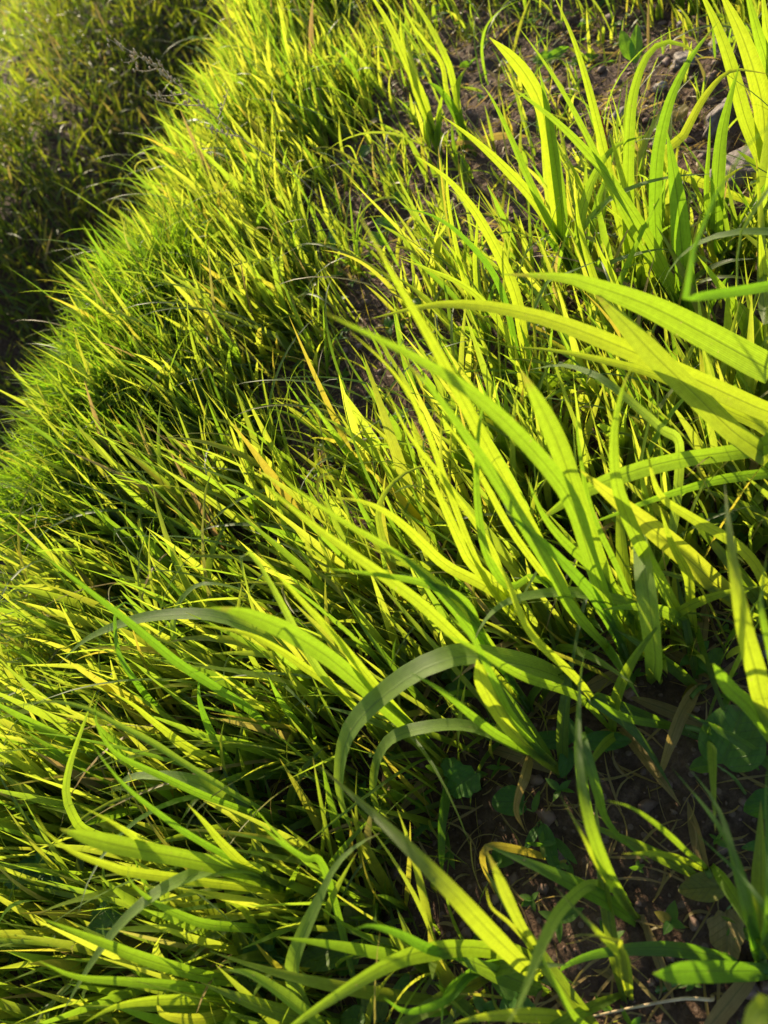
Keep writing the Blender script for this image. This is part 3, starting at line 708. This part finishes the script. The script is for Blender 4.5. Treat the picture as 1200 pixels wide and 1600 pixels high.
  ([(1176, 1450), (1159, 1394), (1140, 1319), (1136, 1292), (1110, 1244), (1072, 1195)], 22, 'd'),
  ([(1176, 1450), (1155, 1360), (1125, 1290), (1087, 1247), (1050, 1199)], 20, 'd'),
  ([(1205, 1445), (1162, 1375), (1125, 1337), (1084, 1300)], 20, 'd'),
  ([(1200, 1440), (1200, 1330), (1196, 1250), (1200, 1190)], 18, 'd'),
 ]),
 ((985, 1560), 'short grass plant with a glossy leaf lying level over the bottom soil', [
  ([(900, 1540), (874, 1518), (907, 1497), (960, 1484), (1031, 1480), (1087, 1487), (1140, 1510)], 26, 'd', {'h': [0, .03, .05, .06, .07, .07, .06, .05], 'rev': True}),
  ([(975, 1500), (964, 1484), (930, 1454), (900, 1420), (866, 1386)], 21, 'b'),
  ([(970, 1480), (960, 1470), (920, 1460), (885, 1465)], 16, 'y'),
 ]),
 ((1290, 1520), 'dark grass plant with one wide level leaf entering right near the bottom', [
  ([(1200, 1517), (1087, 1517), (1020, 1521)], 36, 'd', {'tw': .4, 'blunt': True}),
 ]),
 ((1290, 1680), 'blurred bright grass leaf very near the lens in the bottom right corner', [
  ([(1250, 1640, .22), (1200, 1580, .25), (1175, 1600, .27), (1160, 1640, .28)], 60, 'b', {'blunt': True}),
 ]),
 ((770, 1525), 'small bluish grass plant bowing to the left in the shade at bottom centre', [
  ([(779, 1506), (749, 1512), (711, 1536), (692, 1562), (690, 1605)], 19, 'd'),
  ([(740, 1500), (674, 1484), (625, 1461), (580, 1446), (550, 1454)], 22, 'd'),
  ([(740, 1520), (700, 1560), (640, 1580), (600, 1560)], 15, 'd'),
 ]),
 ((706, 1215), 'dark grass leaf hanging straight down over the soil between the two arching leaves', [
  ([(702, 1215), (696, 1240), (689, 1285), (689, 1337), (692, 1362)], 21, 'd', {'h': [0, .03, .05, .05, .04, .02]}),
 ]),
 ((1110, 1150), 'shaded grass plant lying left over the soil beside the round-leaved weed', [
  ([(1087, 1139), (1030, 1132), (975, 1120), (926, 1090)], 16, 'd'),
  ([(926, 1088, .07), (975, 1127, .06), (1012, 1169, .045), (1054, 1240, .02)], 23, 'd', {'rev': True}),
 ]),
 ((1095, 1070), 'yellowed dying grass leaf drooping over the shaded soil beside the round-leaved weed', [
  ([(1088, 1078), (1065, 1112), (1046, 1161), (1034, 1200), (1026, 1225)], 24, 'x', {'h': [0.02, .04, .05, .04, .025, .015]}),
  ([(1080, 1075), (1070, 1090), (1060, 1110)], 14, 'Y'),
 ]),
 ((840, 1175), 'limp brown-green grass leaf twisting down beside the dark round weed leaf', [
  ([(829, 1180), (818, 1215), (808, 1245), (806, 1270), (822, 1302)], 18, 'x', {'h': [.02, .05, .05, .045, .04, .02]}),
 ]),
 ((850, 1339), 'withered yellow grass leaf kinked at a brown fold over the bottom soil', [
  ([(850, 1339), (812, 1328), (767, 1322), (754, 1337), (760, 1365), (775, 1400)], 15, 'Y', {'h': [.01, .05, .07, .08, .07, .05, .03], 'fold': .1}),
 ]),
 # ---- upper right
 ((905, 455), 'grass plant with two stout leaves joined at a node in the upper right centre', [
  ([(883, 394), (877, 319), (866, 244), (855, 169), (842, 105)], 22, 'g', {'tw': .3}),
  ([(889, 405), (855, 337), (825, 281), (795, 210), (772, 154), (750, 131)], 14, 'g'),
  ([(889, 401), (836, 315), (787, 262), (740, 217), (689, 180)], 19, 'b'),
  ([(890, 420), (870, 330), (855, 230), (851, 165), (825, 124), (795, 90), (767, 58)], 25, 'b', {'blunt': True}),
 ]),
 ((1080, 540), 'grass plant with a long diagonal leaf running down across the upper right', [
  ([(1065, 484), (1042, 424), (1012, 367), (982, 326), (949, 274), (911, 229), (862, 184), (787, 127)], 20, 'g'),
  ([(1060, 480), (1000, 380), (949, 290), (937, 247), (911, 195), (881, 146), (844, 94), (806, 34)], 13, 'g'),
  ([(1076, 487), (1065, 394), (1061, 319), (1050, 262), (1042, 202)], 38, 'd', {'tw': .2}),
 ]),
 ((1010, 470), 'grass plant with a leaf hooked over at the top against the bare stony soil', [
  ([(984, 400), (982, 319), (982, 262), (986, 180), (997, 124), (1012, 79), (1039, 56), (1069, 67), (1099, 97)], 22, 'g', {'tw': 0}),
  ([(975, 375), (945, 240), (930, 180), (915, 120), (896, 60), (868, 0), (860, -20)], 17, 'b'),
  ([(940, 420), (900, 412), (911, 356), (919, 307), (934, 262), (960, 229), (1012, 210)], 21, 'g'),
 ]),
 ((1050, 480), 'grass plant whose ribbed leaf sweeps up right to a fine dark point', [
  ([(1030, 430), (1026, 375), (1024, 319), (1026, 244), (1039, 180), (1057, 131), (1087, 82), (1121, 34)], 25, 'g', {'tw': 0}),
  ([(1010, 420), (990, 340), (965, 250), (950, 200)], 14, 'b'),
  ([(1040, 440), (1010, 400), (975, 350), (945, 320)], 12, 'b'),
 ]),
 ((1135, 430), 'grass plant with a dark-tipped stout blade at the right of the stony soil', [
  ([(1119, 380), (1119, 356), (1121, 300), (1125, 217), (1140, 161), (1155, 101)], 24, 'g', {'tw': 0}),
  ([(1110, 370), (1104, 300), (1107, 240), (1110, 180)], 10, 'g'),
  ([(1130, 420), (1110, 390), (1120, 300), (1145, 270), (1165, 260)], 12, 'y'),
 ]),
 ((1225, 330), 'group of tall lime blades of one grass plant standing in the top right corner', [
  ([(1195, 260), (1166, 195), (1155, 150), (1144, 97), (1121, 45), (1099, 0), (1085, -30)], 24, 'b'),
  ([(1200, 250), (1192, 169), (1181, 120), (1159, 56), (1132, 0), (1118, -25)], 32, 'b'),
  ([(1215, 260), (1200, 113), (1185, 56), (1170, 0), (1160, -40)], 24, 'g'),
  ([(1215, 240), (1205, 90), (1196, 30), (1190, -30)], 24, 'b'),
  ([(1200, 116, .2), (1155, 109, .21), (1125, 120, .2), (1095, 161, .17), (1069, 210, .13), (1042, 259, .10)], 18, 'y'),
 ]),
 ((1330, 420), 'blurred blade of a grass plant nearest the lens hanging in from the right edge', [
  ([(1230, 170, .40), (1200, 199, .40), (1162, 232, .40), (1125, 292, .39), (1095, 356, .38), (1080, 405, .37), (1069, 465, .36)], 28, 'd'),
  ([(1230, 290, .3), (1200, 307, .3), (1166, 345, .29), (1153, 394, .27), (1153, 499, .24)], 15, 's'),
  ([(1230, 366, .24), (1200, 364, .25), (1144, 364, .25), (1087, 382, .24), (1050, 416, .22), (1035, 446, .2)], 22, 's'),
  ([(1225, 480, .15), (1195, 487, .1), (1189, 337, .17), (1181, 240, .22)], 24, 'b'),
 ]),
 ((1225, 620), 'grass plant with short wide upright leaves at the right edge above crossing leaves', [
  ([(1200, 590), (1181, 562), (1170, 484)], 30, 'g', {'blunt': True}),
  ([(1210, 600), (1200, 500), (1192, 420), (1186, 350)], 22, 'b'),
  ([(1190, 580), (1160, 500), (1120, 440), (1090, 400)], 20, 'g'),
 ]),
 ((1010, 590), 'grass plant with silvery narrow leaves bowing right above the large diagonal leaves', [
  ([(960, 500), (926, 439), (960, 409), (1027, 390), (1050, 392)], 14, 's', {'h': [0, .05, .09, .12, .12, .11]}),
  ([(930, 470), (905, 400), (911, 360), (934, 330), (960, 307), (1012, 285), (1069, 274), (1117, 272)], 13, 's', {'h': [0, .05, .1, .13, .15, .16, .17, .17, .17]}),
  ([(960, 520), (930, 440), (905, 350), (900, 300)], 16, 'b'),
  ([(980, 520), (960, 440), (940, 400), (930, 370)], 16, 'b'),
 ]),
 ((835, 640), 'grass plant with a long tapering lime leaf leaning left over the upper middle soil', [
  ([(815, 520), (812, 469), (790, 420), (760, 367), (737, 322), (700, 277), (644, 240)], 24, 'b'),
  ([(800, 540), (760, 480), (720, 440), (660, 420), (620, 400)], 14, 'b'),
  ([(810, 560), (790, 480), (770, 420), (720, 371), (690, 345), (662, 330), (625, 326)], 14, 'd'),
  ([(820, 540), (850, 450), (880, 430), (940, 405)], 9, 's'),
 ]),
 ((760, 560), 'upright grass plant of three narrow blades among the sparse seedlings near the top middle', [
  ([(740, 500), (730, 440), (712, 400), (680, 360)], 9, 'b'),
  ([(735, 480), (716, 400), (700, 310), (698, 220)], 9, 'b'),
  ([(750, 500), (742, 420), (745, 360), (750, 300)], 9, 'b'),
 ]),
 ((730, 230), 'grass plant of two slim lime blades at the top edge over bare soil', [
  ([(707, 124), (696, 90), (674, 45), (647, 0), (635, -20)], 12, 'b'),
  ([(700, 150), (690, 100), (660, 60), (632, 20)], 9, 'b'),
 ]),
 ((690, 240), 'grass plant with a broader bright blade just left of two slim ones on top', [
  ([(660, 150), (647, 124), (629, 86), (610, 41), (584, 0), (570, -20)], 14, 'b'),
  ([(660, 170), (640, 110), (628, 60), (625, 20)], 11, 'b'),
 ]),
]
for base, label, leaves in PL:
    dn = math.hypot(base[0] - 1150, base[1] - 1650)      # plants almost under the lens stay low
    plant(base, label, leaves, cap=.47 if dn > 520 else .14 + .16 * dn / 520)

# ------------------------------------------------------------------ broad-leaved weeds
def outline(kind, n=28):
    a = np.linspace(0, 2 * np.pi, n, endpoint=False)
    if kind == 'round': r = 1 + .06 * np.sin(a * 3 + 1) - .18 * np.exp(-((a - np.pi) / .25) ** 2)
    elif kind == 'oval': r = 1 + .03 * np.sin(a * 2)
    elif kind == 'lance': r = 1 + .0 * a
    elif kind == 'toothed': r = 1 + .09 * np.sign(np.sin(a * 9)) * np.abs(np.sin(a * 9)) ** .6 + .08 * np.sin(a * 3)
    x = np.cos(a) * r; y = np.sin(a) * r
    if kind in ('lance', 'oval', 'toothed'): y = y * (1 - .28 * x) * np.sqrt(np.clip(1 - (np.abs(x) ** (3.2)) * .55, .05, 1))
    return x, y
def weed(base, label, leaves, cat='weed', name='broadleaf_weed', group='broad-leaved weeds among the grass'):
    """leaves: (px, py, long px, wide px, angle in the picture of the tip, shape, tint, height)"""
    B = at(base[0], base[1], 0.0); B = at(base[0], base[1], float(H(B[0], B[1])))
    root = empty(name, B)
    for (px, py, lw, ww, ang, kind, tint, h) in leaves:
        C = at(px, py, B[2] + h); d = np.linalg.norm(C - CP)
        a, b = lw * d / F_PX / 2, ww * d / F_PX / 2
        vn = (CP - C) / d
        nrm = vn * .6 + np.array([0, 0, .5]) + np.array([random.uniform(-.3, .3), random.uniform(-.3, .3), 0]); nrm /= np.linalg.norm(nrm)
        t = CX * math.cos(ang) - CY * math.sin(ang); t = t - nrm * (t @ nrm); t /= np.linalg.norm(t); s_ = np.cross(nrm, t)
        nn = 36; ox, oy = outline(kind, nn); rings = 6; V = []; uv = []
        ph = random.uniform(0, 6)
        for k in range(rings + 1):
            f = k / rings
            X = ox * f; Y = oy * f
            Z = .22 * np.abs(Y) ** 1.0 - .20 * X ** 2 + .05 * np.sin(X * 9 + ph) * f + .05 * np.sin(Y * 11 + ph) * f
            V.append(C + (a * X)[:, None] * t + (b * Y)[:, None] * s_ + (min(a, b) * Z)[:, None] * nrm)
            uv.append(np.stack([.5 + .5 * Y, .5 + .5 * X], -1))
        V = np.concatenate(V); uv = np.concatenate(uv); Fq = []
        for k in range(rings):
            for i in range(nn):
                j = (i + 1) % nn; Fq.append((k * nn + i, k * nn + j, (k + 1) * nn + j, (k + 1) * nn + i))
        lf = mesh('leaf', V, np.array(Fq), M_BROAD, root, uv=uv, tint=np.tile(np.array(tint, float), (len(V), 1)))
        st = C - t * a * .95; mid = (st + B) / 2 + np.array([0, 0, .25 * h])
        tube([B - np.array([0, 0, .003]), mid, st], .0011, M_STEM, root, 'leaf_stalk', n=8)
    return tag(root, label, cat, group)
G_, DK, YL, OL = (.6, 0, 0), (.0, 0, 0), (.6, .9, .1), (.3, .35, .1)
pi = math.pi
WD = [
 ((1166, 1240), 'weed with one large round shaded leaf beside the striped upright blade', [(1144, 1155, 92, 84, -1.2, 'round', G_, .05), (1097, 1196, 34, 24, pi, 'oval', G_, .04)]),
 ((1230, 1290), 'weed with bluish rounded leaves half cut by the right edge', [(1192, 1258, 52, 38, pi, 'oval', DK, .03), (1188, 1322, 46, 16, pi, 'lance', DK, .03)]),
 ((1120, 1372), 'weed with one pale yellow-green crinkled leaf flat on the bottom right soil', [(1098, 1387, 64, 36, pi, 'oval', (.8, .4, .2), .012)]),
 ((1150, 1410), 'weed with a withered cream leaf pointing down on the bottom right soil', [(1136, 1462, 66, 42, pi / 2, 'toothed', (.5, .3, .8), .015)]),
 ((905, 1172), 'dark weed with a cross of four pointed oval leaves under the tall thin plant', [(855, 1156, 74, 26, pi, 'oval', DK, .03), (948, 1158, 74, 28, 0, 'oval', DK, .03), (884, 1192, 44, 22, 1.9, 'oval', DK, .025), (893, 1140, 46, 18, -1.9, 'oval', DK, .035)]),
 ((815, 1265), 'weed with a single small dark round leaf by the limp brown-green leaf', [(797, 1252, 50, 42, pi, 'round', DK, .02), (838, 1252, 32, 10, -1.5, 'lance', G_, .02)]),
 ((845, 1285), 'small dark weed with narrow drooping leaflets over the soil at lower middle', [(858, 1325, 70, 22, 1.35, 'lance', DK, .02), (830, 1310, 40, 12, 2.0, 'lance', DK, .02), (884, 1330, 44, 12, .8, 'lance', G_, .015), (890, 1370, 34, 10, 1.6, 'lance', G_, .012)]),
 ((750, 1232), 'weed with two toothed dark leaves beneath the arching silvery leaves', [(722, 1222, 54, 50, 2.6, 'toothed', DK, .04), (705, 1200, 40, 30, -2.4, 'toothed', DK, .04)]),
 ((585, 1468), 'weed with a rounded olive leaf standing at the bottom left of centre', [(563, 1425, 54, 50, -1.7, 'round', OL, .03), (505, 1490, 74, 46, 2.8, 'oval', (.6, .1, 0), .04), (540, 1500, 40, 34, 2.2, 'round', G_, .03)]),
 ((610, 1600), 'weed with pale oval leaves at the very bottom below the rounded olive leaf', [(584, 1560, 56, 34, -2, 'oval', (.5, .2, .1), .03), (628, 1545, 40, 20, -1.2, 'oval', G_, .03), (552, 1590, 40, 26, pi, 'oval', G_, .03)]),
 ((430, 1490), 'weed with crowded crinkled dark leaves in the lower left', [(412, 1462, 50, 44, -2, 'toothed', DK, .05), (404, 1510, 64, 56, 2.6, 'toothed', G_, .05), (438, 1530, 50, 34, 1.8, 'toothed', DK, .05), (400, 1420, 60, 40, -1.6, 'round', G_, .06), (446, 1398, 40, 30, -1, 'oval', G_, .06)]),
 ((230, 1450), 'large yellowing weed leaf spread behind the blades in the lower left', [(222, 1462, 100, 46, pi, 'toothed', (.8, .95, 0), .03), (178, 1412, 40, 34, -2, 'toothed', (.8, .9, 0), .05), (161, 1442, 56, 42, 2.6, 'toothed', G_, .06)]),
 ((75, 1400), 'dark crinkly weed leaf cluster near the left edge above the bottom', [(40, 1368, 56, 40, 2.8, 'toothed', DK, .07), (70, 1345, 36, 26, -2, 'toothed', DK, .08), (85, 1378, 34, 26, .5, 'toothed', DK, .07)]),
 ((1150, 850), 'weed with a broad pointed leaf in shade among the leaves at right', [(1110, 824, 64, 44, -2.6, 'oval', G_, .05), (1140, 800, 40, 26, -1.2, 'oval', G_, .06)]),
 ((900, 660), 'weed with a round orange-yellow leaf under the blades right of centre', [(877, 640, 40, 40, -2, 'round', (.5, 1, .25), .02), (840, 610, 34, 26, -2, 'oval', (.8, .7, 0), .03), (856, 655, 30, 16, pi, 'oval', YL, .02)]),
 ((560, 880), 'weed with one rounded lime leaf showing between the blades at the middle', [(540, 842, 36, 30, -1.8, 'round', G_, .05), (500, 915, 50, 22, 2.2, 'oval', G_, .07)]),
 ((1000, 150), 'seedling with two upright paddle leaves on the stony soil at top right', [(978, 70, 40, 16, -1.9, 'oval', G_, .06), (994, 68, 48, 16, -1.5, 'oval', G_, .06)]),
 ((860, 130), 'seedling with small rounded leaves beside the blades at the top', [(848, 92, 26, 18, pi, 'oval', G_, .03), (872, 82, 30, 12, -.4, 'oval', G_, .03)]),
 ((630, 300), 'low weed seedlings with round lime leaves on bare soil at the upper middle', [(613, 262, 20, 16, -2, 'round', G_, .03), (622, 310, 24, 18, 0, 'round', G_, .02), (570, 235, 26, 18, -1, 'oval', G_, .03)]),
 ((640, 395), 'weed with a dark folded leaf and reddish stalks in the upper middle gap', [(605, 350, 40, 16, .5, 'oval', DK, .04), (590, 372, 34, 14, -2.4, 'oval', G_, .04), (655, 400, 24, 12, -1, 'oval', OL, .03)]),
 ((480, 400), 'weed with a dark hanging spoon-shaped leaf among the mid-bank grass', [(520, 372, 34, 12, 1.4, 'oval', DK, .06), (478, 385, 26, 18, 0, 'oval', G_, .04)]),
 ((1075, 215), 'small yellowed weed leaf curled on the stony soil under the hooked blade', [(1060, 176, 26, 24, -2, 'round', (.8, 1, .3), .02), (1048, 182, 18, 14, 2, 'round', (.8, 1, .3), .015)]),
]
for b, l, lv in WD: weed(b, l, lv)

# ---- red stems
def thin(name, pts, r, mat, label, cat, base):
    B = at(base[0], base[1], 0.0); B = at(base[0], base[1], float(H(B[0], B[1])))
    path = np.vstack([B, traced_path(pts, B)]); o = tube(path, r, mat, None, name, n=16)
    return tag(o, label, cat)
thin('weed_stem', [(956, 262), (950, 225), (937, 172)], .0013, M_RED, 'bare red weed stem standing among the blades in the upper right', 'stem', (962, 290))
thin('weed_stem', [(522, 430), (520, 400), (514, 384)], .0014, M_RED, 'short dark red weed stem in the mid-bank grass', 'stem', (524, 445))
thin('dry_twig', [(1110, 1562, .015), (1070, 1560, .02), (1000, 1572, .02), (925, 1588, .012)], .0014, M_STRAW, 'dry brown twig lying along the bottom edge over the soil', 'twig', (1114, 1556))

# ---- dry seed head over the crest
def seedhead():
    base = (520, 330); B = at(*base, 0.0); B = at(*base, float(H(B[0], B[1]))); root = empty('dry_seed_stalk', B)
    pts = [(450, 262), (390, 225), (337, 184), (296, 146), (262, 120), (225, 94), (169, 60)]
    P = np.vstack([B, traced_path(pts, B)]); tube(P, .0011, M_STRAW, root, 'stem', n=30, tip=.3)
    C = catmull(P, 60)
    br = [(38, (-60, -8)), (42, (-55, 2)), (46, (-22, -30)), (50, (-30, 2)), (34, (14, -42)), (28, (-50, -14)), (54, (-20, 8))]
    zc = lambda p: float(np.linalg.norm(p - CP))
    for idx, (dx, dy) in br:
        p0 = C[idx]; d = zc(p0) / F_PX; p1 = p0 + CX * dx * .5 * d - CY * dy * .5 * d + FW * .004; p2 = p0 + CX * dx * d - CY * dy * d
        b = tube([p0, p1, p2], .0008, M_STRAW, root, 'branch', n=6)
    VV = []; FF = []; v, f = ico(); off = 0
    for k in range(150):
        i = random.randint(36, 60) if random.random() < .55 else None
        if i is not None: c = C[i]
        else:
            idx, (dx, dy) = random.choice(br); p0 = C[idx]; d = zc(p0) / F_PX; u = random.uniform(.25, 1); c = p0 + (CX * dx - CY * dy) * u * d
        c = c + np.array([random.gauss(0, .0022) for _ in range(3)])
        VV.append(v * np.array([.0010, .0010, .0022]) * random.uniform(.7, 1.4) + c); FF.append(np.array(f) + off); off += len(v)
    mesh('seeds', np.concatenate(VV), np.concatenate(FF), M_STRAW, root, uv=np.zeros((off, 2)), tint=np.zeros((off, 3)))['kind'] = 'stuff'
    tag(root, 'dry branching seed stalk rising above the crest grass at upper left', 'seed stalk')
seedhead()

# ---- bushy fine-leaved weeds on the crest
def bush(px, py, rx, rz, n, label, seed):
    rg = np.random.default_rng(seed); B = at(px, py, 0.0); B = at(px, py, float(H(B[0], B[1])))
    root = empty('grass_tussock', B)
    for k in range(9):
        a = rg.uniform(0, 6.28); top = B + np.array([math.cos(a) * rx * .5, math.sin(a) * rx * .5, rz * .85])
        tube([B, (B + top) / 2 + np.array([0, 0, .02]), top], .0018, M_STEM, root, 'stem', n=6)
    th = rg.uniform(0, 6.28, n); cc = rg.random(n) ** .5; u = rg.uniform(.05, 1, n)
    r = rx * cc * np.sqrt(np.clip(1 - (u - .45) ** 2 / .36, .1, 1))
    lump = 1 + .35 * vnoise(th * 2, u * 5, seed)
    P0 = B + np.stack([np.cos(th) * r * lump, np.sin(th) * r * lump, rz * .6 * u * lump], -1)
    tint = np.stack([rg.random(n), (rg.random(n) < .05) * .5, np.zeros(n)], -1); tw = rg.uniform(-1, 1, n)
    V, Fq, uv, tn = blades(P0, rg.uniform(0, 6.28, n), np.radians(rg.uniform(45, 88, n)), rg.uniform(.04, .10, n), rg.uniform(.0013, .0038, n), rg.gamma(2, .3, n), tw, tw, 4, None, .2, tint)
    mesh('foliage', V, Fq, M_BUSH, root, uv=uv, tint=tn)
    tag(root, label, 'grass tussock', 'soft tussocks on the crest of the bank')
bush(225, 640, .11, .10, 4500, 'densest fresh green soft grass tussock on the crest at the left', 1)
bush(150, 790, .09, .09, 2800, 'lower fresh green soft tussock nearest the left edge of the crest', 2)
bush(275, 500, .10, .10, 3200, 'green soft tussock further along the crest above the densest one', 3)
